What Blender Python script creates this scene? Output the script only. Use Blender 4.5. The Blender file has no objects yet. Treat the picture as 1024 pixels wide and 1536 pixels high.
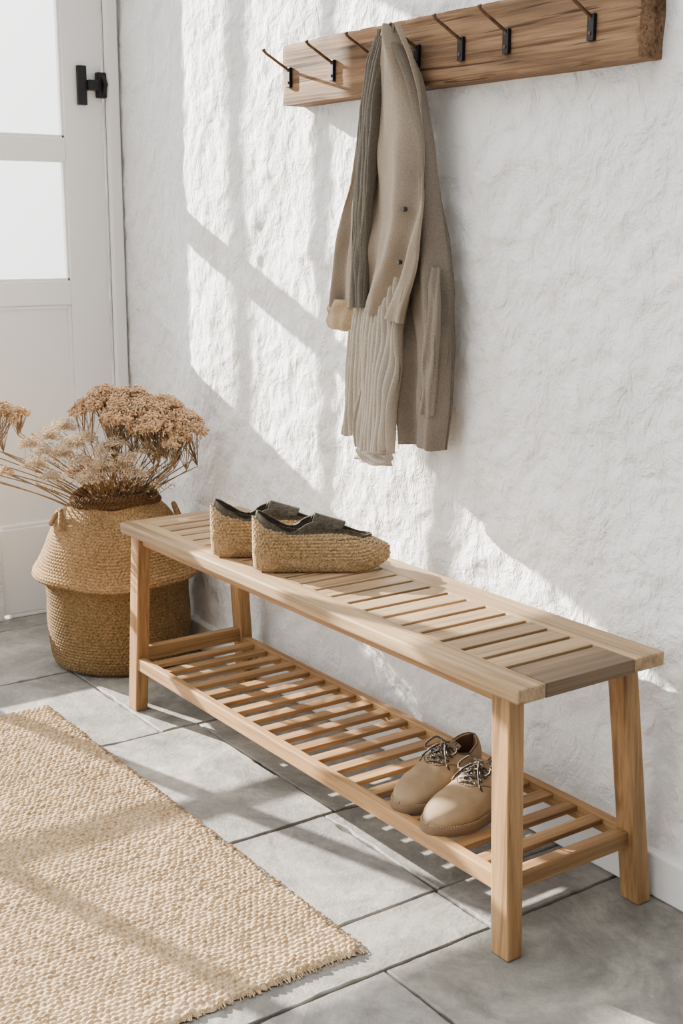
import bpy, bmesh, numpy as np, math, random
from mathutils import Vector, Matrix, noise as mnoise
random.seed(7); rng=np.random.RandomState(7)
D=bpy.data; SC=bpy.context.scene
def link(o,parent=None):
    SC.collection.objects.link(o)
    if parent is not None: o.parent=parent
    return o
def empty(name,loc=(0,0,0)):
    e=D.objects.new(name,None); e.location=loc; e.empty_display_size=.05; link(e); return e
def mesh_obj(name,v,f,mat=None,parent=None,smooth=False,mats=None,midx=None):
    m=D.meshes.new(name); m.from_pydata([tuple(map(float,x)) for x in v],[],[tuple(x) for x in f]); m.update()
    for mm in (mats or ([mat] if mat else [])): m.materials.append(mm)
    if midx is not None: m.polygons.foreach_set('material_index',np.array(midx,dtype=np.int32))
    if smooth: m.polygons.foreach_set('use_smooth',np.ones(len(m.polygons),dtype=bool))
    o=D.objects.new(name,m); link(o,parent); return o
def grid_faces(nu,nv,wrap=False,off=0):
    f=[]
    for i in range(nu-1):
        for j in range(nv if wrap else nv-1):
            k=(j+1)%nv
            f.append((off+i*nv+j,off+i*nv+k,off+(i+1)*nv+k,off+(i+1)*nv+j))
    return f
# ---------------------------------------------------------------- materials
class NT:
    def __init__(s,name):
        s.m=D.materials.new(name); s.m.use_nodes=True; s.t=s.m.node_tree; s.b=s.t.nodes['Principled BSDF']
    def n(s,ty,**k):
        nd=s.t.nodes.new(ty)
        for a,b in k.items(): setattr(nd,a,b)
        return nd
    def l(s,a,b): s.t.links.new(a,b)
    def coord(s,scale=(1,1,1),rand=False,out='Object',rot=None):
        tc=s.n('ShaderNodeTexCoord'); mp=s.n('ShaderNodeMapping'); mp.inputs['Scale'].default_value=scale
        if rot: mp.inputs['Rotation'].default_value=rot
        s.l(tc.outputs[out],mp.inputs['Vector'])
        if rand:
            oi=s.n('ShaderNodeObjectInfo'); mu=s.n('ShaderNodeMath',operation='MULTIPLY'); mu.inputs[1].default_value=37.
            s.l(oi.outputs['Random'],mu.inputs[0]); s.l(mu.outputs[0],mp.inputs['Location'])
        return mp.outputs[0]
    def noise(s,vec,scale,detail=4,rough=.5,dist=0):
        nd=s.n('ShaderNodeTexNoise'); nd.inputs['Scale'].default_value=scale; nd.inputs['Detail'].default_value=detail
        nd.inputs['Roughness'].default_value=rough; nd.inputs['Distortion'].default_value=dist; s.l(vec,nd.inputs['Vector']); return nd.outputs['Fac']
    def ramp(s,fac,stops):
        r=s.n('ShaderNodeValToRGB'); e=r.color_ramp.elements
        while len(e)<len(stops): e.new(.5)
        for x,(p,c) in zip(e,stops): x.position=p; x.color=(*c,1)
        s.l(fac,r.inputs[0]); return r.outputs[0]
    def mix(s,a,b,fac,mode='MIX'):
        m=s.n('ShaderNodeMix',data_type='RGBA',blend_type=mode)
        for i,x in ((0,fac),(6,a),(7,b)):
            if hasattr(x,'is_output'): s.l(x,m.inputs[i])
            else: m.inputs[i].default_value= x if i==0 else (*x,1)
        return m.outputs[2]
    def bump(s,h,strength=.5,dist=.002,prev=None):
        b=s.n('ShaderNodeBump'); b.inputs['Strength'].default_value=strength; b.inputs['Distance'].default_value=dist
        s.l(h,b.inputs['Height'])
        if prev is not None: s.l(prev,b.inputs['Normal'])
        return b.outputs[0]
    def done(s,col=None,rough=.6,nrm=None,metal=0,spec=.4):
        if col is not None:
            if hasattr(col,'is_output'): s.l(col,s.b.inputs['Base Color'])
            else: s.b.inputs['Base Color'].default_value=(*col,1)
        s.b.inputs['Roughness'].default_value=rough; s.b.inputs['Metallic'].default_value=metal
        s.b.inputs['Specular IOR Level'].default_value=spec
        if nrm is not None: s.l(nrm,s.b.inputs['Normal'])
        return s.m
def wood(name,axis,light,dark,rough=.55,fine=1.,rings=1.6,cracks=0):
    t=NT(name); sc=[14,14,14]; sc[axis]=1.1
    v=t.coord(tuple(sc),rand=True); n1=t.noise(v,rings,5,.6,.8)
    sc2=[170,170,170]; sc2[axis]=5; v2=t.coord(tuple(sc2),rand=True); n2=t.noise(v2,1,3,.6)
    sc3=[60,60,60]; sc3[axis]=1.6; n3=t.noise(t.coord(tuple(sc3),rand=True),1,4,.6,.4)
    c=t.ramp(n1,[(.32,dark),(.50,[(a+b)/2 for a,b in zip(light,dark)]),(.68,light)])
    f=t.ramp(n2,[(.3,(.57,.51,.44)),(.58,(1,1,1))]); c=t.mix(c,f,.65*min(fine,1.4),'MULTIPLY')
    f=t.ramp(n3,[(.34,(.45,.38,.30)),(.48,(1,1,1))]); c=t.mix(c,f,min(1,.70*fine),'MULTIPLY')
    nb=t.bump(n2,.35,.0008); nb=t.bump(n3,.4,.001*fine,nb)
    if cracks:
        sc4=[95,95,95]; sc4[axis]=2.2; n4=t.noise(t.coord(tuple(sc4)),1,2,.5,1.0)
        c=t.mix(c,t.ramp(n4,[(.33,(.18,.14,.10)),(.38,(1,1,1))]),.9,'MULTIPLY'); nb=t.bump(n4,.7,.003,nb)
    oi=t.n('ShaderNodeObjectInfo'); r=t.ramp(oi.outputs['Random'],[(0,(.76,.74,.70)),(1,(1.,1.,1.))]); c=t.mix(c,r,.8,'MULTIPLY')
    return t.done(c,rough,nb,spec=.3)
oak=[wood('oak_%s'%'xyz'[i],i,(.42,.245,.105),(.245,.132,.052)) for i in range(3)]
oakt=[wood('oak_top_%s'%'xyz'[i],i,(.42,.285,.155),(.235,.15,.075)) for i in range(3)]
oakend=wood('oak_end_board',1,(.21,.132,.072),(.095,.058,.03))
rackm=wood('rack_wood',0,(.27,.16,.083),(.075,.041,.020),.85,fine=1.4,rings=1.0,cracks=1)

t=NT('plaster'); v=t.coord(); n1=t.noise(v,3,5,.55); n2=t.noise(t.coord((1,1,.75),rot=(0,.6,0)),24,6,.62,.4); n4=t.noise(t.coord((.8,1,1)),8,3,.5,.3); n3=t.noise(v,75,4,.6)
c=t.ramp(n1,[(.3,(.78,.775,.765)),(.7,(.87,.867,.86))])
b=t.bump(n4,.9,.034); b=t.bump(n2,.95,.021,b); b=t.bump(n3,.5,.004,b); plaster=t.done(c,.85,b,spec=.2)
t=NT('door_paint'); v=t.coord(); n=t.noise(v,60,3); door_paint=t.done((.87,.87,.865),.45,t.bump(n,.1,.001))
t=NT('baseboard_paint'); v=t.coord(); n=t.noise(v,30,5); base_paint=t.done((.76,.757,.75),.7,t.bump(n,.5,.006))
t=NT('slate'); v=t.coord(rand=False); n1=t.noise(v,3.6,9,.72,1.0); n2=t.noise(v,15,9,.78,.5); n3=t.noise(v,90,5,.6); n5=t.noise(v,8,6,.6,.3)
c=t.ramp(n1,[(.32,(.115,.113,.106)),(.48,(.205,.199,.184)),(.63,(.325,.312,.284))]); c2=t.ramp(n2,[(.34,(.62,.62,.63)),(.62,(1.14,1.13,1.11))]); c=t.mix(c,c2,.85,'MULTIPLY')
at=t.n('ShaderNodeAttribute'); at.attribute_name='tone'; c=t.mix(c,at.outputs['Color'],1.0,'MULTIPLY')
b=t.bump(n5,.6,.014); b=t.bump(n2,.5,.009,b); b=t.bump(n3,.3,.002,b); slate=t.done(c,.55,b,spec=.4)
t=NT('grout'); v=t.coord(); n=t.noise(v,25,5); c=t.ramp(n,[(.35,(.03,.028,.022)),(.6,(.06,.056,.044)),(.72,(.075,.07,.03))]); grout=t.done(c,.95,t.bump(t.noise(v,120,4),.6,.004))
def fibre(name,light,dark,scale=260,strength=.5,big=9):
    t=NT(name); v=t.coord(); n1=t.noise(v,scale,4,.6,.5); n2=t.noise(v,big,3); 
    c=t.ramp(n1,[(.34,dark),(.62,light)]); c2=t.ramp(n2,[(.3,(.80,.78,.74)),(.7,(1.05,1.04,1.02))]); c=t.mix(c,c2,.8,'MULTIPLY')
    return t.done(c,.9,t.bump(n1,strength,.002),spec=.12)
rug_m=fibre('rug_jute',(.61,.455,.29),(.27,.172,.083),150,.8)
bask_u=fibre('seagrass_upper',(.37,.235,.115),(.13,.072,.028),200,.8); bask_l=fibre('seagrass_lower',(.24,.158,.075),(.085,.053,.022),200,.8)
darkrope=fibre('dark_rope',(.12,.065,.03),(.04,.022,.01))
esp=fibre('espadrille_weave',(.42,.295,.16),(.15,.092,.042),240,.8)
lining=fibre('dark_lining',(.085,.072,.056),(.035,.03,.023),200,.3)
def cloth_mat(name,a,b,s=420):
    t=NT(name); v=t.coord(); n=t.noise(v,s,3,.6); n2=t.noise(v,14,4); c=t.ramp(n,[(.3,b),(.7,a)]); c=t.mix(c,t.ramp(n2,[(.3,(.84,.84,.84)),(.7,(1,1,1))]),.7,'MULTIPLY')
    m=t.done(c,.9,t.bump(n,.4,.001),spec=.1); t.b.inputs['Sheen Weight'].default_value=.05; return m
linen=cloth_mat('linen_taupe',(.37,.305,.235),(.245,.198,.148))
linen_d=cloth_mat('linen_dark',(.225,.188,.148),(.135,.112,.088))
knit=cloth_mat('knit_beige',(.50,.44,.365),(.34,.295,.235)); knit_d=cloth_mat('knit_grey',(.17,.152,.125),(.095,.085,.068))
cuffm=cloth_mat('cuff_beige',(.44,.32,.20),(.27,.19,.11))
t=NT('nubuck'); v=t.coord(); n=t.noise(v,30,4); c=t.ramp(n,[(.3,(.205,.137,.074)),(.7,(.29,.20,.112))]); nubuck=t.done(c,.7,t.bump(t.noise(v,500,3),.15,.0006),spec=.25)
t=NT('crepe_sole'); v=t.coord(); sole_m=t.done((.14,.086,.046),.8,t.bump(t.noise(v,300,3),.4,.001))
t=NT('brown_lining'); v=t.coord(); brown_in=t.done((.085,.036,.016),.7,t.bump(t.noise(v,60,3),.1,.001))
t=NT('lace_dark'); v=t.coord(); n=t.noise(v,300,1); lace_m=t.done(t.ramp(n,[(.60,(.018,.014,.01)),(.64,(.36,.28,.18))]),.8)
t=NT('stitch'); stitch_m=t.done((.38,.28,.16),.8)
t=NT('black_iron'); v=t.coord(); iron=t.done((.012,.012,.013),.45,t.bump(t.noise(v,120,3),.2,.0006),metal=.4)
t=NT('bronze'); v=t.coord(); n=t.noise(v,80,3); bronze=t.done(t.ramp(n,[(.3,(.075,.042,.024)),(.7,(.16,.095,.052))]),.4,None,metal=.7)
def flor(name,a,b):
    t=NT(name); v=t.coord(); n=t.noise(v,60,3,.7); return t.done(t.ramp(n,[(.3,b),(.7,a)]),.9,spec=.1)
fl_brown=flor('florets_tan',(.72,.51,.32),(.40,.235,.12)); fl_cream=flor('florets_cream',(.68,.55,.40),(.44,.33,.215)); stem_m=flor('dry_stem',(.30,.20,.11),(.15,.095,.045))
t=NT('blocker_render'); v=t.coord(); blocker_m=t.done((.6,.58,.54),.9,t.bump(t.noise(v,20,4),.3,.01))  # plain render for the added sun-blocking posts outside
t=NT('button_m'); button_m=t.done((.03,.022,.016),.4)
# ---------------------------------------------------------------- primitives
def box(name,lo,hi,mat,parent=None,bev=.002,top=None,seg=2):
    lo=np.array(lo,float);hi=np.array(hi,float);c=(lo+hi)/2;h=(hi-lo)/2
    v=[]
    for z in (-1,1):
        for x,y in((-1,-1),(1,-1),(1,1),(-1,1)):
            p=[x*h[0],y*h[1],z*h[2]]
            if top is not None and z>0: p[0]+=top[0];p[1]+=top[1]
            v.append(p)
    f=[(3,2,1,0),(4,5,6,7),(0,1,5,4),(1,2,6,5),(2,3,7,6),(3,0,4,7)]
    o=mesh_obj(name,v,f,mat,parent); o.location=c
    if bev: 
        m=o.modifiers.new('b','BEVEL'); m.width=bev; m.segments=seg; m.limit_method='NONE'
    return o
def tube(name,pts,r,mat,parent=None,res=4,cyc=False,radii=None):
    c=D.curves.new(name,'CURVE'); c.dimensions='3D'; c.bevel_depth=r; c.bevel_resolution=res; c.use_fill_caps=True
    s=c.splines.new('POLY'); s.points.add(len(pts)-1)
    for i,p in enumerate(pts):
        s.points[i].co=(*p,1)
        if radii: s.points[i].radius=radii[i]
    s.use_cyclic_u=cyc; s.use_smooth=True; c.materials.append(mat)
    o=D.objects.new(name,c); link(o,parent); return o
def smooth_path(P,n=24):
    P=[np.array(p,float) for p in P]; out=[]
    Q=[2*P[0]-P[1]]+P+[2*P[-1]-P[-2]]
    for i in range(1,len(Q)-2):
        for k in range(n):
            t=k/n; a,b,c,d=Q[i-1:i+3]
            out.append(.5*((2*b)+(-a+c)*t+(2*a-5*b+4*c-d)*t*t+(-a+3*b-3*c+d)*t**3))
    out.append(P[-1]); return out
def sstep(a,b,x): 
    t=min(1,max(0,(x-a)/(b-a))); return t*t*(3-2*t)
# ---------------------------------------------------------------- room
WY=1.724; DX=-3.722
def wall_base(x): return WY+.075*(1-sstep(-3.50,-3.10,x))
xs=np.arange(-3.80,-.45,.0085); zs=np.arange(-.02,2.6,.0085)
V=[]
for x in xs:
    wb=wall_base(x)
    for z in zs:
        u_=x*.8+z*.6; w_=-x*.6+z*.8
        d=.006*mnoise.noise(Vector((x*1.9,0,z*1.9)))+.0040*mnoise.noise(Vector((x*6.5,3,z*5.5)))+.0042*mnoise.noise(Vector((u_*16,5,w_*23)))+.0020*mnoise.noise(Vector((x*40,7,z*36)))
        d+=.006*max(0,mnoise.noise(Vector((x*14,9,z*10)))-.12)
        V.append((x,wb-max(-.010,min(.014,d))-.001,z))
mesh_obj('wall_back',V,[f for f in grid_faces(len(xs),len(zs))],plaster,smooth=True)
lw=empty('wall_left')
def lwall(n,y0,y1,z0,z1): box(n,(DX-.06,y0,z0),(DX,y1,z1),plaster,lw,0)
WIN0=-1.6
lwall('pier_corner',1.752,1.86,0,2.7); lwall('lintel',-1.7,1.752,2.30,2.7)
lwall('sill',-1.7,1.349,0,.26); lwall('pier_end',-1.7,WIN0,.26,2.30)
lwall('over_low_window',WIN0,1.262,1.36,2.30)
w1=empty('window_1')
def wbar(n,y0,y1,z0,z1,par=w1): box(n,(DX-.045,y0,z0),(DX-.01,y1,z1),door_paint,par,.002)
wbar('frame_hinge',1.3665,1.3715,.967,2.30); wbar('rail_upper',1.262,1.367,1.389,1.459); wbar('rail_low',1.262,1.367,.967,1.038); wbar('frame_top',1.262,1.367,2.25,2.30); wbar('frame_bottom',1.262,1.349,.26,.29)
w2=empty('window_2')
wbar('frame_left',1.240,1.262,.26,1.36,w2)
for i,y in enumerate((.80,.30,-.25,-.80,-1.25)): wbar('bar_v%d'%i,y,y+.045,.26,1.36,w2)
wbar('rail_a',WIN0,1.236,.60,.635,w2); wbar('rail_shade',WIN0,1.236,.905,1.01,w2); wbar('frame_top',WIN0,1.236,1.335,1.36,w2); wbar('frame_bottom',WIN0,1.236,.26,.29,w2)  # wide middle rail is added, out of view, to shade the floor
dr=empty('door_1')
def dbox(n,y0,y1,z0,z1,x0=-.05,x1=-.006,b=.003): return box(n,(DX+x0,y0,z0),(DX+x1,y1,z1),door_paint,dr,b)
dbox('stile_hinge',1.619,1.746,.012,2.295); dbox('stile_lock',1.3725,1.380,.965,2.295,b=.001)
dbox('rail_1',1.380,1.619,1.389,1.459); dbox('rail_top',1.380,1.619,2.22,2.295); dbox('rail_mid',1.380,1.619,.965,1.038)
dbox('rail_bottom',1.350,1.619,.012,.285); dbox('panel',1.350,1.619,.285,.965,-.04,-.017,0)
for i,(a,b_) in enumerate(((1.459,2.22),(1.038,1.389))):
    dbox('bead_%d'%i,1.611,1.619,a,b_,-.03,-.012,.001); dbox('beadb_%d'%i,1.380,1.619,a,a+.008,-.03,-.012,.001)
dbox('panel_bead',1.607,1.619,.285,.965,-.03,-.010,.003); dbox('panel_bead_top',1.36,1.607,.953,.965,-.03,-.010,.003); dbox('panel_bead_low',1.36,1.607,.285,.297,-.03,-.010,.003)
dbox('threshold',1.372,1.752,0,.012,-.06,-.006,.002)
t_=empty('door_latch'); 
box('plate',(DX-.0055,1.662,1.555),(DX+.010,1.690,1.668),iron,t_,.002); box('arm',(DX-.004,1.690,1.598),(DX+.022,1.722,1.628),iron,t_,.003)
box('keep',(DX-.0055,1.722,1.578),(DX+.014,1.7515,1.652),iron,t_,.003); tube('knob',[(DX+.01,1.742,1.59),(DX+.03,1.742,1.615),(DX+.01,1.742,1.64)],.006,iron,t_)
box('trim_1',(DX-.01,1.752,0),(DX+.022,1.790,2.7),door_paint,None,.006)
box('baseboard_back',(-3.2,WY-.018,0),(-.6,WY+.02,.085),base_paint,None,.005)
pc=empty('sun_blocker')  # added posts, unseen outdoors, only to shape the sun patches on the wall
box('block_post',(-5.06,1.226,-.1),(-4.98,1.33,3.4),blocker_m,pc,.01); box('shadow_post',(-4.61,1.233,-.1),(-4.59,1.257,3.4),blocker_m,pc,.002)  # wide one trims the patch's left edge, thin one casts the upright shadow line
box('blocker_base',(-5.06,1.1,-.12),(-4.5,1.5,-.02),blocker_m,pc,.01)
# floor slabs
courses=[(-4.05,-3.62),(-3.62,-3.17),(-3.17,-2.635),(-2.635,-2.04),(-2.04,-1.665),(-1.665,-1.512),(-1.512,-1.02),(-1.02,-.45),(-.45,.1),(.1,.6)]
cross={0:[1.1,.4,-.4],1:[1.45,.85,.3,-.5],2:[1.33,.72,.1,-.6],3:[1.43,.62,-.1,-.9],4:[1.40,.98,.4,-.3],5:[1.395,.75,.05,-.6],6:[1.16,.55,-.1,-.7],7:[1.42,.8,.2,-.5],8:[1.0,.4,-.3],9:[1.3,.5,-.3]}
bv=[];bf=[];tones=[]
for ci,(xa,xb) in enumerate(courses):
    ys=[1.84]+cross[ci]+[-1.4]
    for k in range(len(ys)-1):
        y1,y0=ys[k],ys[k+1]; g=.0022; n0=len(bv); z=rng.uniform(-.0012,.0008)
        def edge(p,q,n): return [(p[0]+(q[0]-p[0])*i/n,p[1]+(q[1]-p[1])*i/n) for i in range(n)]
        per=edge((xa+g,y0+g),(xb-g,y0+g),36)+edge((xb-g,y0+g),(xb-g,y1-g),44)+edge((xb-g,y1-g),(xa+g,y1-g),36)+edge((xa+g,y1-g),(xa+g,y0+g),44)
        cx,cy=(xa+xb)/2,(y0+y1)/2; m=len(per); W=[]
        for (x,y) in per:
            o=.0035*mnoise.noise(Vector((x*12,y*12,ci)))+.014*max(0,mnoise.noise(Vector((x*18,y*18,ci)))-.1)+.0015*mnoise.noise(Vector((x*60,y*60,ci)))
            d=np.array([cx-x,cy-y]); d/=np.linalg.norm(d); W.append((x+d[0]*(o+.0005),y+d[1]*(o+.0005)))
        for lvl,(ins,zz) in enumerate(((0,-.03),(0,-.004),(.001,-.001),(.003,0))):
            for (x,y) in W:
                d=np.array([cx-x,cy-y]); d/=np.linalg.norm(d); bv.append((x+d[0]*ins,y+d[1]*ins,zz+z if lvl>1 else zz))
        tn=rng.uniform(.84,1.20); nf=0
        for lv in range(3):
            for i in range(m):
                j=(i+1)%m; bf.append((n0+lv*m+i,n0+lv*m+j,n0+(lv+1)*m+j,n0+(lv+1)*m+i)); nf+=1
        bf.append(tuple(n0+3*m+i for i in range(m))); nf+=1
        tones+= [(tn,tn*rng.uniform(.985,1.0),tn*rng.uniform(.93,.99))]*nf
fo=mesh_obj('floor',bv,bf,slate)
a=fo.data.color_attributes.new('tone','FLOAT_COLOR','CORNER'); cols=[]
for p,tn in zip(fo.data.polygons,tones): cols+= [c for _ in range(p.loop_total) for c in (*tn,1)]
a.data.foreach_set('color',cols)
mesh_obj('floor_grout_bed',[(-4.1,-1.45,-.006),(.7,-1.45,-.006),(.7,1.84,-.006),(-4.1,1.84,-.006)],[(0,1,2,3)],grout,fo)
# ---------------------------------------------------------------- bench
bn=empty('wooden_bench',(0,0,0))
X0,X1,Y0,Y1,ZT=-2.803,-1.382,1.318,1.657,.494; TH=.026
FB,BB,EB=1.378,1.583,.088
box('top_front_board',(X0,Y0,ZT-TH),(X1,FB,ZT),oakt[0],bn,.004)
box('top_back_board',(X0,BB,ZT-TH),(X1,Y1,ZT),oakt[0],bn,.004)
box('top_end_right',(X1-EB,FB+.0005,ZT-TH),(X1-.001,BB-.0005,ZT-.0005),oakend,bn,.002)
box('top_end_left',(X0+.001,FB+.0005,ZT-TH),(X0+EB,BB-.0005,ZT-.0005),oakt[1],bn,.002)
ns=22; a0=X0+EB; span=(X1-EB)-a0; gap=.011; w=(span-gap*(ns+1))/ns
for i in range(ns):
    x=a0+gap+i*(w+gap); box('top_slat_%d'%(i+1),(x,FB-.004,ZT-.019),(x+w,BB+.004,ZT-.001),oakt[1],bn,.0015)
box('apron_front',(-2.76,1.356,ZT-TH-.030),(-1.47,1.374,ZT-TH),oak[0],bn,.002)
box('apron_back',(-2.76,1.618,ZT-TH-.030),(-1.47,1.636,ZT-TH),oak[0],bn,.002)
box('apron_right',(-1.466,1.38,ZT-TH-.030),(-1.446,1.63,ZT-TH),oak[1],bn,.002)
box('apron_left',(-2.79,1.38,ZT-TH-.030),(-2.77,1.63,ZT-TH),oak[1],bn,.002)
lw_,ld_=.044,.034
def leg(n,fx,fy,tx,ty):
    box(n,(fx-lw_/2,fy-ld_/2,0),(fx+lw_/2,fy+ld_/2,ZT-TH),oak[2],bn,.0035,top=(tx-fx,ty-fy))
leg('leg_front_right',-1.430,1.356,-1.456,1.364); leg('leg_back_right',-1.432,1.676,-1.456,1.632)
leg('leg_front_left',-2.812,1.356,-2.782,1.364); leg('leg_back_left',-2.812,1.676,-2.782,1.632)
SZ=.143
box('shelf_rail_front',(-2.80,1.345,SZ-.032),(-1.445,1.365,SZ),oak[0],bn,.003)
box('shelf_rail_back',(-2.80,1.650,SZ-.032),(-1.445,1.670,SZ),oak[0],bn,.003)
box('shelf_end_right',(-1.458,1.366,SZ-.034),(-1.432,1.668,SZ-.002),oak[1],bn,.003)
box('shelf_end_left',(-2.812,1.366,SZ-.012),(-2.788,1.668,SZ+.024),oak[1],bn,.003)
ns=20; 
for i in range(ns):
    x=-2.77+ (1.29)*(i+.5)/ns
    box('shelf_slat_%d'%(i+1),(x-.0148,1.364,SZ-.0145),(x+.0148,1.651,SZ-.004),oak[1],bn,.0018)
# ---------------------------------------------------------------- hook rack
rk=empty('coat_rack')
def rough_board(name,lo,hi,mat,parent,step=.009):
    lo=np.array(lo);hi=np.array(hi);c=(lo+hi)/2; n=[max(2,int(round(s/step))) for s in hi-lo]
    b=bmesh.new(); vd={}
    def V_(i,j,k):
        if (i,j,k) not in vd:
            p=lo+(hi-lo)*np.array([i/n[0],j/n[1],k/n[2]]); e=sum((i in (0,n[0]),j in (0,n[1]),k in (0,n[2])))
            q=Vector(p.tolist())
            amt=.0012*mnoise.noise(Vector((q.x*6,q.y*30,q.z*30)))
            if e>=2: amt-=.0010+.0035*max(0,mnoise.noise(q*22)+.1)
            nrm=Vector((float(np.sign(p[0]-c[0]))*(i in (0,n[0])),float(np.sign(p[1]-c[1]))*(j in (0,n[1])),float(np.sign(p[2]-c[2]))*(k in (0,n[2]))))
            vd[(i,j,k)]=b.verts.new((q+nrm*amt)-Vector(c.tolist()))
        return vd[(i,j,k)]
    for i in range(n[0]):
        for j in range(n[1]):
            b.faces.new((V_(i,j,0),V_(i,j+1,0),V_(i+1,j+1,0),V_(i+1,j,0))); b.faces.new((V_(i,j,n[2]),V_(i+1,j,n[2]),V_(i+1,j+1,n[2]),V_(i,j+1,n[2])))
        for k in range(n[2]):
            b.faces.new((V_(i,0,k),V_(i+1,0,k),V_(i+1,0,k+1),V_(i,0,k+1))); b.faces.new((V_(i,n[1],k),V_(i,n[1],k+1),V_(i+1,n[1],k+1),V_(i+1,n[1],k)))
    for j in range(n[1]):
        for k in range(n[2]):
            b.faces.new((V_(0,j,k),V_(0,j,k+1),V_(0,j+1,k+1),V_(0,j+1,k))); b.faces.new((V_(n[0],j,k),V_(n[0],j+1,k),V_(n[0],j+1,k+1),V_(n[0],j,k+1)))
    m=D.meshes.new(name); b.to_mesh(m); b.free(); m.materials.append(mat); m.polygons.foreach_set('use_smooth',np.ones(len(m.polygons),dtype=bool))
    try: m.set_sharp_from_angle(angle=math.radians(50))
    except Exception: pass
    o=D.objects.new(name,m); o.location=c.tolist(); link(o,parent); return o
rough_board('board',(-2.593,1.664,1.472),(-1.518,1.730,1.606),rackm,rk)
HX=[-2.559,-2.387,-2.242,-2.094,-1.960,-1.833,-1.622]
for i,x in enumerate(HX):
    z=1.535
    box('plate_%d'%i,(x-.008,1.656,z-.026),(x+.008,1.6645,z+.018),iron,rk,.0015)
    tube('screw_%d'%i,[(x,1.6565,z-.014),(x,1.6545,z-.014)],.003,bronze,rk)
    p=smooth_path([(x,1.660,z+.006),(x,1.655,z+.014),(x,1.640,z+.022),(x,1.618,z+.034),(x,1.598,z+.045),(x,1.594,z+.050)],6)
    tube('rod_%d'%i,p,.0032,bronze,rk)
    tube('tip_%d'%i,[(x,1.5945,z+.049),(x,1.5925,z+.0525)],.0042,bronze,rk)
# ---------------------------------------------------------------- rug
rx0,rx1,ry0,ry1=-2.945,-1.575,.10,1.162
step=.0020; nx=int((rx1-rx0)/step); ny=int((ry1-ry0)/step)
gx=np.linspace(rx0,rx1,nx);gy=np.linspace(ry0,ry1,ny); GX,GY=np.meshgrid(gx,gy,indexing='ij')
def sm_noise(shape,cells,seed):
    r=np.random.RandomState(seed); g=r.uniform(-1,1,(cells[0]+3,cells[1]+3))
    u=np.linspace(0,cells[0],shape[0]);v_=np.linspace(0,cells[1],shape[1])
    iu=u.astype(int);iv=v_.astype(int);fu=(u-iu);fv=(v_-iv);fu=fu*fu*(3-2*fu);fv=fv*fv*(3-2*fv)
    A=g[iu][:,iv];B=g[iu+1][:,iv];C=g[iu][:,iv+1];E=g[iu+1][:,iv+1]
    fu=fu[:,None];fv=fv[None,:]; return A*(1-fu)*(1-fv)+B*fu*(1-fv)+C*(1-fu)*fv+E*fu*fv
sh=(nx,ny)
wx=.0024*sm_noise(sh,(40,60),1)+.004*sm_noise(sh,(14,10),2); wy=.004*sm_noise(sh,(80,20),3)
pr,pb=.0110,.0135
rowc=(GX+wx)/pr; ri=np.floor(rowc); fr=rowc-ri
bead=((GY+wy)/pb+.5*(ri%2)); fb=bead-np.floor(bead)
Z=.0066*np.sqrt(np.clip(1-(2*fr-1)**2,0,1))*(.28+.72*np.sqrt(np.clip(1-(2*fb-1)**2,0,1)))
Z*=1+.42*sm_noise(sh,(124,78),5); Z+=.0045+.0010*sm_noise(sh,(10,8),6)
ed=np.minimum.reduce([GX-rx0,rx1-GX,GY-ry0,ry1-GY]); Z=np.where(ed<.003,.0015,Z)
EX=GX+ (.004*sm_noise(sh,(3,40),8)+.003*sm_noise(sh,(2,110),9))*np.clip(1-np.minimum(GX-rx0,rx1-GX)/.05,0,1)
EY=GY+ (.005*sm_noise(sh,(45,3),10)+.004*sm_noise(sh,(140,2),11))*np.clip(1-np.minimum(GY-ry0,ry1-GY)/.05,0,1)
vv=np.stack([EX,EY,Z],-1).reshape(-1,3)
idx=np.arange(nx*ny).reshape(nx,ny)
ff=np.stack([idx[:-1,:-1],idx[1:,:-1],idx[1:,1:],idx[:-1,1:]],-1).reshape(-1,4)
m=D.meshes.new('jute_rug'); m.vertices.add(len(vv)); m.vertices.foreach_set('co',vv.ravel().astype(np.float32))
m.loops.add(ff.size); m.loops.foreach_set('vertex_index',ff.ravel().astype(np.int32)); m.polygons.add(len(ff))
m.polygons.foreach_set('loop_start',np.arange(0,ff.size,4,dtype=np.int32)); m.polygons.foreach_set('loop_total',np.full(len(ff),4,dtype=np.int32)); m.update(calc_edges=True); m.validate()
m.materials.append(rug_m); m.polygons.foreach_set('use_smooth',np.ones(len(ff),dtype=bool))
rug=D.objects.new('jute_rug',m); link(rug)
def strands(name,segs,mat,parent,res=0):
    c=D.curves.new(name,'CURVE'); c.dimensions='3D'; c.bevel_depth=1.; c.bevel_resolution=res
    for pts,rad in segs:
        s=c.splines.new('POLY'); s.points.add(len(pts)-1)
        for i,p in enumerate(pts): s.points[i].co=(*p,1); s.points[i].radius=rad if not hasattr(rad,'__len__') else rad[i]
    c.materials.append(mat); o=D.objects.new(name,c); link(o,parent); return o
S=[]
for i in range(420):
    x=rng.uniform(rx0,rx1); L=rng.uniform(.003,.012); a_=rng.normal(0,.5)
    S.append(([(x,ry1-.004,.006),(x+L*.5*math.sin(a_),ry1+L*.5,.006),(x+L*math.sin(a_),ry1+L,.002)],rng.uniform(.0006,.0016)))
for xe,sg in ((rx0,-1),(rx1,1)):
    for i in range(300):
        y=rng.uniform(ry0,ry1); L=rng.uniform(.002,.009); S.append(([(xe-sg*.004,y,.006),(xe+sg*L,y+rng.normal(0,.003),.002)],rng.uniform(.0006,.0014)))
strands('fringe',S,rug_m,rug)
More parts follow.
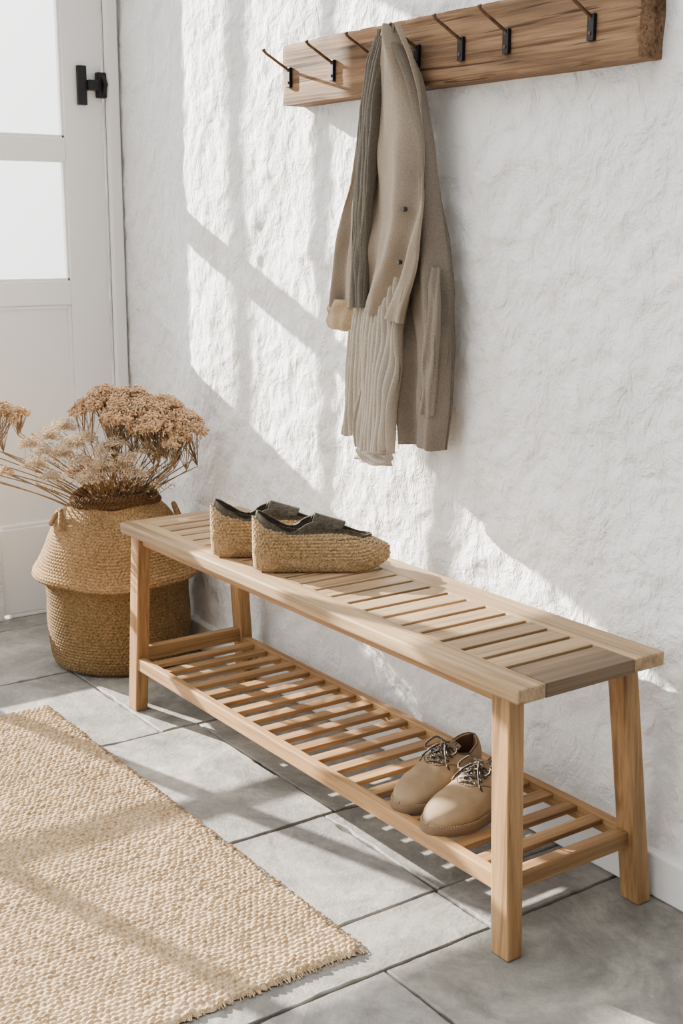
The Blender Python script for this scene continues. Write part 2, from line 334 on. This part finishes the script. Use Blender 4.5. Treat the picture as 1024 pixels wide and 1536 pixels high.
# ---------------------------------------------------------------- basket
BC=np.array([-3.20,1.495])
bk=empty('belly_basket')
prof=[(.150,0),(.178,.006),(.190,.03),(.197,.09),(.199,.15),(.196,.20),(.197,.232),(.212,.248),(.2285,.258),(.2280,.270),(.216,.288),(.200,.325),(.186,.36),(.168,.395),(.145,.425),(.124,.445),(.117,.46)]
pp_=np.array(smooth_path([(*p,0) for p in prof],14))[:,:2]
sl=np.concatenate([[0],np.cumsum(np.linalg.norm(np.diff(pp_,axis=0),axis=1))]); n=300; s_=np.linspace(0,sl[-1],n)
pr_=np.interp(s_,sl,pp_[:,0]);pz_=np.interp(s_,sl,pp_[:,1]); na=540
V=[];mi=[]
for i in range(n):
    row=math.floor(s_[i]/.0088); ph=(s_[i]/.0088)%1
    for j in range(na):
        th=2*math.pi*j/na; st=abs(math.sin(th*54+math.pi*.5*(row%2)))
        d=.0040*math.sin(math.pi*ph)**.7*(.3+.7*st)
        wob=1+.014*math.sin(3*th+1)*sstep(.05,.3,pz_[i])+.016*math.sin(5*th+pz_[i]*14)*sstep(.26,.4,pz_[i])+.012*math.sin(4*th+2+pz_[i]*30)*sstep(.1,.25,pz_[i])
        rr=pr_[i]*wob+d-.002; V.append((BC[0]+rr*math.cos(th),BC[1]+rr*math.sin(th),pz_[i]+(.005*math.sin(2*th)+.004*math.sin(5*th+1))*sstep(.2,.3,pz_[i])))
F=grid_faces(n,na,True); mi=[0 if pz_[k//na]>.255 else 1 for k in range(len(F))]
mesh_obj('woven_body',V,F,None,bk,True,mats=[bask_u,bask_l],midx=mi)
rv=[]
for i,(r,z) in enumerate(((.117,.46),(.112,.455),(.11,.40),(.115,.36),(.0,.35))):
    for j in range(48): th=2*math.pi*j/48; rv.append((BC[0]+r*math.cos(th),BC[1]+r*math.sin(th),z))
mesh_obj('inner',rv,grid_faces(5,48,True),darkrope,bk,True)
for k,(R_,z,rr,ph) in enumerate(((.114,.462,.009,0),(.111,.470,.0095,1),(.114,.478,.008,2))):
    for s in range(2):
        pts=[]
        for j in range(260):
            th=2*math.pi*j/260; tw=th*34+ph+s*math.pi
            pts.append((BC[0]+(R_+.0045*math.cos(tw)+.004*math.sin(2*th+k))*math.cos(th),BC[1]+(R_+.0045*math.cos(tw)+.004*math.sin(2*th+k))*math.sin(th),z+.0045*math.sin(tw)+.005*math.sin(2*th+1.+k*.4)))
        tube('rim_rope_%d_%d'%(k,s),pts,rr*.6,darkrope,bk,2,True)
for s,ang in ((0,math.radians(-95)),(1,math.radians(62))):
    pts=[]
    for q in np.linspace(0,1,20):
        aa=ang+(q-.5)*.45; R_=.165-.02*math.sin(q*math.pi)+.014; zz=.400+.045*math.sin(q*math.pi)
        pts.append((BC[0]+R_*math.cos(aa),BC[1]+R_*math.sin(aa),zz))
    tube('handle_%d'%s,pts,.007,bask_u,bk,3)
# ---------------------------------------------------------------- dried flowers
df=empty('dried_flowers')
Rv=np.array([.5775,.8164,0]);Tc=np.array([.8164,-.5775,0]);Zv=np.array([0,0,1.])
B0=np.array([BC[0],BC[1],0])
def P_(r,t,z): return B0+Rv*r+Tc*t+Zv*z
bm=bmesh.new(); bmesh.ops.create_icosphere(bm,subdivisions=1,radius=1); iv=np.array([v.co[:] for v in bm.verts]); ifc=np.array([[v.index for v in f.verts] for f in bm.faces]); bm.free()
def florets(name,pts,rad,mat,parent):
    n=len(pts); r=rng.uniform(.6,1.25,n)*rad
    sc=rng.uniform(.55,1.3,(n,1,3)); V=iv[None]*sc*r[:,None,None]+np.array(pts)[:,None,:]+rng.normal(0,.12,(n,len(iv),3))*r[:,None,None]
    F=ifc[None]+ (np.arange(n)*len(iv))[:,None,None]
    m=D.meshes.new(name); vv=V.reshape(-1,3); f=F.reshape(-1,3)
    m.vertices.add(len(vv)); m.vertices.foreach_set('co',vv.ravel().astype(np.float32)); m.loops.add(f.size); m.loops.foreach_set('vertex_index',f.ravel().astype(np.int32)); m.polygons.add(len(f))
    m.polygons.foreach_set('loop_start',np.arange(0,f.size,3,dtype=np.int32)); m.polygons.foreach_set('loop_total',np.full(len(f),3,dtype=np.int32)); m.update(calc_edges=True); m.materials.append(mat)
    o=D.objects.new(name,m); link(o,parent); return o
def umbel(c,R_,Hh,n,tilt=(0,0)):
    pts=[]; cl=[(rng.uniform(0,6.28),math.sqrt(rng.uniform(0,1))*.85) for _ in range(34)]
    for _ in range(n):
        ca,cq=cl[rng.randint(len(cl))]; lx,ly=R_*cq*math.cos(ca),R_*cq*math.sin(ca)
        d=rng.normal(0,1,3); d/=np.linalg.norm(d); rr=R_*.22*rng.uniform(.4,1.15)
        q=min(1,math.hypot(lx,ly)/R_); z=Hh*(1-q*q)-Hh*.45*q*rng.uniform(.4,1)
        x,y=lx+d[0]*rr,ly+d[1]*rr
        pts.append(np.array(c)+np.array([x,y,z+d[2]*rr*.8+tilt[0]*x+tilt[1]*y]))
    return pts
heads=[(P_(-.01,.03,.722),.080,.05,3600),(P_(.065,.06,.718),.090,.055,4200),(P_(.14,.06,.70),.085,.055,3600),(P_(.205,.07,.668),.066,.05,2600),(P_(-.06,.04,.71),.055,.035,1700),(P_(.04,.10,.69),.07,.045,2400),(P_(.12,.11,.672),.07,.045,2400),(P_(.19,.11,.64),.045,.03,1000),
 (P_(-.30,.06,.700),.068,.045,2500),(P_(-.37,.1,.68),.065,.045,1900),(P_(-.34,.12,.640),.050,.035,1300),(P_(-.25,.04,.70),.035,.02,700)]
stemS=[]; pts=[]
def add_stem(top,base_r=.05,rad=.0022):
    a_=rng.uniform(0,2*math.pi); b_=np.array([BC[0]+base_r*math.cos(a_)*rng.uniform(.2,1),BC[1]+base_r*math.sin(a_)*rng.uniform(.2,1),.37])
    top=np.array(top); mid=b_*.45+top*.55; mid[:2]=b_[:2]*.62+top[:2]*.38; mid+=rng.normal(0,.006,3)
    sp=smooth_path([b_,mid,top],8); stemS.append((sp,[rad*(1.2-.6*i/len(sp)) for i in range(len(sp))])); return sp
for c,R_,Hh,nn in heads:
    pts+=umbel(c,R_,Hh,nn,tilt=(rng.uniform(-.15,.15),rng.uniform(-.15,.15)))
    for k in range(4 if R_>.06 else 2):
        jn=np.array(c)+np.array([rng.normal(0,R_*.35),rng.normal(0,R_*.35),-Hh*1.5-rng.uniform(.01,.04)])
        add_stem(jn)
        for q in range(12):
            a_=rng.uniform(0,6.28);rr=R_*rng.uniform(.2,.9); tp=np.array(c)+np.array([rr*math.cos(a_),rr*math.sin(a_),Hh*(1-(rr/R_)**2)*.8])
            stemS.append(([jn,(jn+tp)/2+np.array([0,0,-.006]),tp],.0009))
florets('umbel_heads',pts,.0031,fl_brown,df)
cream=[P_(-.17,.04,.64),P_(-.125,.09,.60),P_(-.06,.10,.645),P_(.0,.12,.62),P_(.06,.14,.60),P_(-.20,.08,.57),P_(-.10,.05,.54),P_(.035,.1,.57),P_(-.02,.1,.56),P_(-.15,.12,.545),P_(.11,.10,.615),P_(-.07,.13,.59),P_(-.13,.03,.665),P_(.14,.08,.60),P_(-.05,.12,.54),P_(.08,.12,.555),P_(-.17,.1,.61),P_(-.0,.14,.59),P_(-.09,.12,.63),P_(-.22,.05,.62),P_(.03,.13,.64)]
cp=[];fil=[]
for c in cream:
    add_stem(c-np.array([0,0,.012]),.06,.0015); SR=rng.uniform(.7,1.15)
    for _ in range(520):
        d=rng.normal(0,1,3); d/=np.linalg.norm(d); d[2]=abs(d[2])*.9-.2; L=rng.uniform(.010,.042)*SR
        e=c+d*L; cp.append(e); 
        if _%3==0: fil.append(([c,c+d*L*.6+np.array([0,0,-.001]),e],.0005))
florets('feathery_heads',cp,.0019,fl_cream,df)
lc=[]
for k in range(34):
    tp=P_(rng.uniform(-.26,.18),rng.uniform(-.05,.13),rng.uniform(.50,.66)); sp=add_stem(tp,.07,.0014)
    for q in range(14):
        i=rng.randint(len(sp)//2,len(sp)); s0=np.array(sp[i]); e=s0+rng.normal(0,.014,3)+np.array([0,0,.01]); stemS.append(([s0,e],.0007)); lc.append(e)
tp=P_(-.27,.12,.555); add_stem(tp,.05,.0016); lc+=umbel(tp,.026,.014,160)
florets('small_buds',lc,.0030,fl_brown,df)
strands('stems',stemS,stem_m,df,1); strands('filaments',fil,fl_cream,df,0)
# ---------------------------------------------------------------- shoes
def sm_interp(tab,kk=25):
    xs_=np.array([a for a,_ in tab]);ys_=np.array([b for _,b in tab])
    xx=np.linspace(0,1,401);yy=np.interp(xx,xs_,ys_); k=np.ones(kk)/kk; yp=np.pad(yy,kk//2,mode='edge'); yy=np.convolve(yp,k,'valid')
    return lambda t: float(np.interp(t,xx,yy))
def capf(t,capn): return max(0.,1-abs(2*t-1)**7)**(1/capn) if t<.5 else max(0.,1-max(0,(t-.60)/.40)**2.5)**.5
def shoe(name,L,Wd,Wtab,Htab,Otab,Ntab,z0,mats,weave=False,sole=None,insole=.02,NT_=150,capn=2.4,spring=0.):
    e=empty(name); wf,hf,of,nf=map(sm_interp,(Wtab,Htab,Otab,Ntab))
    ts=.5-.5*np.cos(np.linspace(0,math.pi,NT_)); na_,nb=70,18; V=[];info=[]
    rise=lambda t: spring*max(0,(t-.74)/.26)**2+spring*.35*max(0,(.10-t)/.10)**2
    for ti,t in enumerate(ts):
        cap=capf(t,capn)
        w=max(.0006,Wd/2*wf(t)*cap); H=hf(t)*(1 if t<.5 else .30+.70*cap); nn=nf(t); o=min(of(t)*Wd/2, max(0,w-.006)); zb=.30*H
        yc=.006*math.sin(t*math.pi); rz=rise(t)
        half=[(0,z0),(w*.6,z0),(w*.90,z0+.0005)]
        ca=min(1,max(0,o/w)); phm=math.acos(ca**(nn/2)) if ca>0 else math.pi/2
        for k in range(5): q=(k+1)/5; half.append((w*(.90+.10*math.sin(q*math.pi/2)),z0+(zb)*q))
        m_=na_-len(half)
        for k in range(m_):
            ph=phm*(k+1)/m_; half.append((w*math.cos(ph)**(2/nn),z0+zb+(H-zb)*math.sin(ph)**(2/nn)))
        yr,zr=half[-1]; op=o>.004
        for k in range(nb):
            q=(k+1)/nb
            if op:
                if q<.15: half.append((max(0,yr-.004*q/.15),zr))
                elif q<.7: s=(q-.15)/.55; half.append((max(0,yr-.004),zr+(z0+insole-zr)*s))
                else: s=(q-.7)/.3; half.append((max(0,(yr-.004)*(1-s)),z0+insole))
            else: half.append((yr*(1-q),zr))
        full=[(y,z) for y,z in half]+[(-y,z) for y,z in half[-2:0:-1]]
        nsec=len(full)
        for k,(y,z) in enumerate(full):
            x=L*(t-.5)
            if weave and (k<na_ or k>nsec-na_):
                row=math.floor(z/.0068); ph=(z/.0068)%1; st=abs(math.sin((x+abs(y)*.4)*math.pi/.0085+row*math.pi/2))
                d=.0027*math.sin(math.pi*ph)**.8*(.25+.75*st); y+=math.copysign(d,y) if abs(y)>.002 else 0; 
                if t<.03 or t>.97: x+= d*(1 if t>.5 else -1)
                if z>.7*H: z+=d*.5
            V.append((x,y+yc,z+rz))
        info.append((op,nsec))
    F=grid_faces(NT_,nsec,True); mi=[]
    for i in range(NT_-1):
        for j in range(nsec):
            inner= na_+2<=j<nsec-na_-2
            mi.append(1 if inner and (info[i][0] and info[i+1][0]) else 0)
    mesh_obj('upper',V,F,None,e,True,mats=mats,midx=mi)
    rim=[];rt=[]
    tt=[t for t in ts if of(t)*Wd/2>.006 and 0.02<t]
    def surf(t,o,sgn):
        w=Wd/2*wf(t)*capf(t,capn); o=min(o,w-.004)
        nn=nf(t);H=hf(t)*(1 if t<.5 else .30+.70*capf(t,capn));zb=.3*H; z=z0+zb+(H-zb)*(max(0,1-(o/w)**nn))**(1/nn)
        return (L*(t-.5),sgn*o+.006*math.sin(t*math.pi),z+rise(t))
    for sgn in (1,-1):
        for t in (tt if sgn>0 else tt[::-1]):
            rim.append(surf(t,min(of(t)*Wd/2,Wd/2*wf(t)*capf(t,capn)-.006),sgn)); rt.append((t,sgn))
    if sole:
        sv=[]
        for lv,(sc,z) in enumerate(((.97,0),(1.0,.003),(1.0,sole-.002),(.985,sole),(.5,sole))):
            for k in range(120):
                a_=2*math.pi*k/120; t=.5-.5*math.cos(a_); cap=capf(t,capn)
                w=(Wd/2*wf(t)*cap+.0035)*(1 if cap>0 else 0); y=w*math.copysign(1,math.sin(a_)) if abs(math.sin(a_))>1e-6 else 0
                sv.append(((L*(t-.5)*1.03)*sc if sc>.9 else L*(t-.5)*sc,(y*sc+.006*math.sin(t*math.pi)),z+rise(t)*.6))
        sv+= [(0,0,0)]; Fs=grid_faces(5,120,True)+[(j,(j+1)%120,600) for j in range(120)]
        mesh_obj('sole',sv,Fs,sole_m,e,True)
    return e,rim,rt,wf,surf
def place(e,loc,dirv):
    e.location=loc; e.rotation_euler=(0,0,math.atan2(dirv[1],dirv[0]))
def espadrille(loc,dirv):
    e,rim,rt,wf,surf=shoe('woven_slipper',.288,.102,
        [(0,.82),(.1,.86),(.3,.84),(.55,.95),(.72,1.0),(.88,.97),(1,.92)],
        [(0,.106),(.08,.104),(.25,.090),(.42,.086),(.55,.088),(.72,.082),(.88,.072),(1,.056)],
        [(0,0),(.04,.3),(.09,.64),(.3,.68),(.42,.64),(.60,.56),(.80,.42),(.88,.0),(1,0)],
        [(0,4.5),(.4,3.6),(.6,2.5),(1,1.9)],0,[esp,lining],weave=True,insole=.03,NT_=210,spring=.024)
    tube('rim_binding',rim,.0026,lining,e,3,True)
    hb=sm_interp([(0,.014),(.10,.016),(.20,.003),(.28,.003),(.40,.028),(.48,.026),(.60,.012),(.72,.003),(.84,.006),(1,.004)],35)
    v=[];n_=len(rim)
    for k in range(6):
        q=k/5
        for (x,y,z),(t,sg) in zip(rim,rt):
            h=hb(t)*(1 if sg>0 else .9); y0=y-.006*math.sin(t*math.pi); v.append((x+.004*q,y0*(1-.22*q*min(1,h/.03))+.006*math.sin(t*math.pi)-sg*.0015,z-.006+(h+.006)*math.sin(q*math.pi/2)))
    o=mesh_obj('collar',v,grid_faces(6,n_,True),lining,e,True); s=o.modifiers.new('s','SOLIDIFY'); s.thickness=.0035; s.offset=0
    v=[];nu,nv_=22,26
    for i in range(nu):
        q=i/(nu-1)
        for j in range(nv_):
            a_=(j/(nv_-1)-.5)*2; x=-.016+.066*q; w=.027
            v.append((x-.010*a_*a_,.006+w*a_,.084+(.032-.020*q)*(1-a_*a_*.8)))
    o=mesh_obj('tongue',v,grid_faces(nu,nv_),lining,e,True); s=o.modifiers.new('s','SOLIDIFY'); s.thickness=.004
    seam=[surf(t,.040-.02*((t-.62)/.3),1) for t in np.linspace(.60,.90,20)]+[surf(t,.040-.02*((t-.62)/.3),-1) for t in np.linspace(.90,.60,20)]
    tube('vamp_seam',seam,.0016,lining,e,2)
    place(e,loc,dirv)
espadrille((-2.165,1.480,ZT+.0005),(.53,.85)); espadrille((-2.325,1.470,ZT+.0005),(.50,.86))
def lace_shoe(loc,dirv):
    e,rim,rt,wf,surf=shoe('lace_up_shoe',.245,.100,
        [(0,.70),(.15,.74),(.35,.74),(.55,.88),(.72,1.0),(.88,.98),(1,.92)],
        [(0,.068),(.1,.068),(.25,.060),(.42,.068),(.55,.063),(.68,.049),(.85,.040),(1,.036)],
        [(0,0),(.04,.25),(.10,.50),(.25,.56),(.38,.46),(.44,.24),(.60,.16),(.63,0),(1,0)],
        [(0,3.2),(.4,2.6),(.6,2.2),(1,2.2)],.014,[nubuck,brown_in],sole=.019,insole=.02,NT_=130)
    tube('collar_binding',rim,.0018,brown_in,e,3,True)
    zz=lambda x: .094-.024*((x+.035)/.068)-.012*((x+.035)/.068)**2
    v=[];nu,nv_=20,14
    for i in range(nu):
        q=i/(nu-1); x=-.037+.068*q
        for j in range(nv_):
            s=(j/(nv_-1)-.5)*2; v.append((x,.006+.021*s,zz(x)-.002-.006*s*s))
    o=mesh_obj('tongue',v,grid_faces(nu,nv_),nubuck,e,True); s=o.modifiers.new('s','SOLIDIFY'); s.thickness=.003
    S=[];xs5=[-.016,-.004,.008,.020,.031]
    for i,x in enumerate(xs5):
        z=zz(x)+.003
        S.append((smooth_path([(x,-.019,z-.006),(x+.001,.006,z+.002),(x,.031,z-.006)],5),.0024))
        if i<4:
            x2=xs5[i+1]; z2=z-.006; S.append((smooth_path([(x,-.016,z-.002),((x+x2)/2,.006,z+.001),(x2,.028,z2-.002)],5),.0021)); S.append((smooth_path([(x,.028,z-.002),((x+x2)/2,.006,z+.003),(x2,-.016,z2-.002)],5),.0021))
    z=.098
    S.append((smooth_path([(-.016,.006,z),(-.014,.030,z+.004),(-.002,.040,z-.008),(.006,.028,z-.014),(-.01,.008,z)],7),.0021))
    S.append((smooth_path([(-.016,.006,z),(-.018,-.018,z+.004),(-.004,-.032,z-.010),(.006,-.020,z-.014),(-.01,.004,z)],7),.0021))
    S.append((smooth_path([(-.014,.006,z),(.004,.018,z-.006),(.020,.034,z-.026),(.016,.042,z-.044)],7),.0019))
    S.append((smooth_path([(-.014,.006,z),(.006,-.008,z-.006),(.020,-.024,z-.026),(.014,-.034,z-.044)],7),.0019))
    strands('laces',S,lace_m,e,2)
    sm=[]
    for sg in (1,-1):
        p=[surf(t,o_,sg) for t,o_ in ((.63,.004),(.62,.014),(.58,.024),(.52,.032),(.46,.0375))]; sm.append((smooth_path(p,6),.0010))
    strands('quarter_seams',sm,brown_in,e,1)
    st=[];N=110
    for k in range(N):
        a_=2*math.pi*(k+.2)/N;b_=2*math.pi*(k+.75)/N; q=[]
        for an in (a_,b_):
            t=.5-.5*math.cos(an); w=.050*wf(t)*capf(t,2.4)+.001; q.append((.245*(t-.5)*1.015,math.copysign(w,math.sin(an))+.006*math.sin(t*math.pi),.0202))
        st.append((q,.0010))
    strands('stitching',st,stitch_m,e,1)
    place(e,loc,dirv)
lace_shoe((-1.762,1.475,SZ-.0037),(.27,-.96)); lace_shoe((-1.655,1.466,SZ-.0037),(.20,-.98))
# ---------------------------------------------------------------- hanging clothes
def cloth(name,rows,mat,parent,nf=3.,amp=.006,seed=0,N=150,M=110,rib=0,ribp=.0065,slant=0,cur=0):
    rows=sorted(rows,key=lambda r:-r[0]); A=np.array(rows); zt,zb=A[0,0],A[-1,0]; zz=np.linspace(zt,zb,M); V=[]
    col=[np.interp(-zz,-A[:,0],A[:,c]) for c in range(1,5)]
    k=np.ones(7)/7
    col=[np.convolve(np.pad(c,3,mode='edge'),k,'valid') for c in col]
    for i,z in enumerate(zz):
        s=i/(M-1); xl,xr,yc,th=[c[i] for c in col]; hw=(xr-xl)/2;xc=(xl+xr)/2
        for j in range(N):
            a_=2*math.pi*j/N; ca,sa=math.cos(a_),math.sin(a_); u=(ca+1)/2
            ph=2.6*mnoise.noise(Vector((seed*7.1,s*1.8,u*.8)))
            fold=amp*min(1,hw/.030)*(math.sin(2*math.pi*nf*u+ph*2+seed)+.55*math.sin(2*math.pi*nf*1.9*u+ph*3+seed*2))
            wr=.004*mnoise.noise(Vector((u*5+seed,z*14,sa)))+.005*mnoise.noise(Vector((u*3+seed,z*6,sa+4)))
            x=xc+hw*math.copysign(abs(ca)**.85,ca)+.004*mnoise.noise(Vector((seed+3,z*9,round(sa))))
            y=yc+th*math.copysign(abs(sa)**.7,sa)+(fold+wr)*(1 if sa<0 else .5)
            if rib: y-= rib*(abs(math.sin(math.pi*((x-xc)/ribp)))**.6)*(1 if sa<0 else -1)*min(1,abs(sa)*2.5)
            V.append((x,min(y,1.707),z+slant*(u-.5)*s**3+cur*math.cos((u-.5)*math.pi)*s**6+.003*mnoise.noise(Vector((seed,u*5,0)))*s**8))
    F=grid_faces(M,N,True); o=mesh_obj(name,V,F,mat,parent,True); return o
def X(u): return -2.111+(u-600)*.00228   # garment chart: horizontal offset from the hook axis
def Zc(v): return 1.585-(v-45)*.00136
def rows(tab,sh=0): return [(Zc(v),X(a)+sh,X(b)+sh,y,th) for v,a,b,y,th in tab]
jk=empty('linen_jacket'); cg=empty('ribbed_cardigan')
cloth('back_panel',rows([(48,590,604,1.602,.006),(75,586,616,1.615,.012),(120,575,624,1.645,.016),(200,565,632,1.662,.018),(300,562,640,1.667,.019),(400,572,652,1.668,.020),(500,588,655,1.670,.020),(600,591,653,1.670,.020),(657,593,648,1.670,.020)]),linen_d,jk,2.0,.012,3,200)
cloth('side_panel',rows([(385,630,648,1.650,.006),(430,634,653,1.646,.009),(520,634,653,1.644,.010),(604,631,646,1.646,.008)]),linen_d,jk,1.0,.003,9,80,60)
cloth('front_panel',rows([(44,588,606,1.600,.007),(60,582,612,1.602,.010),(90,578,616,1.618,.014),(140,571,620,1.632,.014),(220,562,626,1.630,.014),(300,556,632,1.626,.013),(380,550,628,1.622,.012),(460,547,612,1.620,.012)],.014),linen,jk,1.5,.013,1,200,slant=-.022)
cloth('sleeve',rows([(50,586,598,1.606,.006),(75,573,590,1.618,.010),(120,560,582,1.628,.015),(200,541,568,1.638,.018),(300,520,553,1.640,.020),(400,505,546,1.640,.022),(452,499,541,1.640,.023)],.004),linen,jk,1.0,.010,5,120)
cloth('cuff',rows([(440,497,541,1.639,.026),(446,494,541,1.638,.029),(470,492,538,1.637,.030),(487,491,534,1.637,.030)],.004),cuffm,jk,.6,.002,6,110,40,rib=.0012,ribp=.006,slant=-.012)
cloth('rib_strip',rows([(58,583,598,1.600,.006),(90,568,588,1.606,.010),(150,556,580,1.610,.012),(250,549,572,1.612,.012),(350,545,564,1.612,.012),(450,541,558,1.614,.012)],.004),knit_d,cg,.5,.001,8,260,rib=.0038,ribp=.0100)
cloth('body_left',rows([(400,540,575,1.645,.012),(460,531,575,1.642,.014),(560,523,572,1.640,.015),(657,516,566,1.640,.016)]),knit,cg,1.0,.004,11,420,rib=.0068,ribp=.0125,slant=.004)
cloth('body_right',rows([(400,560,606,1.642,.014),(470,556,606,1.632,.015),(560,552,603,1.626,.016),(640,549,600,1.624,.016),(672,548,597,1.624,.016)]),knit,cg,1.0,.005,13,420,rib=.0068,ribp=.0125)
cloth('hem_right',rows([(668,548,597,1.624,.017),(680,548,596,1.624,.0175),(692,547,595,1.624,.017)]),knit,cg,1.0,.005,13,300,20,rib=.0022,ribp=.0062)
for i,(u,v) in enumerate(((618,302),(612,378))):
    p=(X(u)+.012,1.604,Zc(v)); tube('button_%d'%i,[(p[0],p[1]+.006,p[2]),(p[0],p[1]-.003,p[2])],.0050,button_m,jk,3)
tube('hanging_loop',[(-2.094,1.601,1.560),(-2.099,1.597,1.578),(-2.094,1.594,1.588),(-2.088,1.597,1.578),(-2.093,1.601,1.560)],.0022,linen_d,jk)
# ---------------------------------------------------------------- light
sd=Vector((1,.28,-.40)).normalized()
sun=D.lights.new('sun','SUN'); sun.energy=40.0; sun.angle=math.radians(.53); sun.color=(1,.935,.84)
so=D.objects.new('sun',sun); so.rotation_euler=sd.to_track_quat('-Z','Y').to_euler(); so.location=(-6,-2,4); link(so)
w=D.worlds.new('world'); SC.world=w; w.use_nodes=True; nt=w.node_tree; bg=nt.nodes['Background']
tc=nt.nodes.new('ShaderNodeTexCoord'); dp=nt.nodes.new('ShaderNodeVectorMath'); dp.operation='DOT_PRODUCT'; dp.inputs[1].default_value=Vector((-.76,-.36,.54)).normalized()
mr=nt.nodes.new('ShaderNodeMapRange'); mr.inputs['From Min'].default_value=-.7; mr.inputs['From Max'].default_value=1
rp=nt.nodes.new('ShaderNodeValToRGB'); el=rp.color_ramp.elements; el[0].position=.1; el[0].color=(.045,.045,.045,1); el[1].position=1; el[1].color=(1,.985,.96,1)
x=el.new(.45); x.color=(.10,.10,.10,1); x=el.new(.65); x.color=(.34,.338,.335,1)
nt.links.new(tc.outputs['Generated'],dp.inputs[0]); nt.links.new(dp.outputs['Value'],mr.inputs[0]); nt.links.new(mr.outputs[0],rp.inputs[0]); nt.links.new(rp.outputs[0],bg.inputs[0]); bg.inputs[1].default_value=6.3
# ---------------------------------------------------------------- camera
f,yaw,pit,rol=1918.4,math.radians(35.272),math.radians(12.548),math.radians(.192)
h=Vector((-math.cos(yaw),math.sin(yaw),0));R=Vector((math.sin(yaw),math.cos(yaw),0)); Fw=h*math.cos(pit)+Vector((0,0,-math.sin(pit)));U=h*math.sin(pit)+Vector((0,0,math.cos(pit)))
R2=R*math.cos(rol)+U*math.sin(rol);U2=-R*math.sin(rol)+U*math.cos(rol)
cam=D.cameras.new('camera'); cam.sensor_fit='VERTICAL'; cam.sensor_height=36; cam.lens=f/1536*36; cam.clip_start=.05
co=D.objects.new('camera',cam); co.matrix_world=Matrix(((R2.x,U2.x,-Fw.x,0),(R2.y,U2.y,-Fw.y,0),(R2.z,U2.z,-Fw.z,1.2),(0,0,0,1))); link(co); SC.camera=co
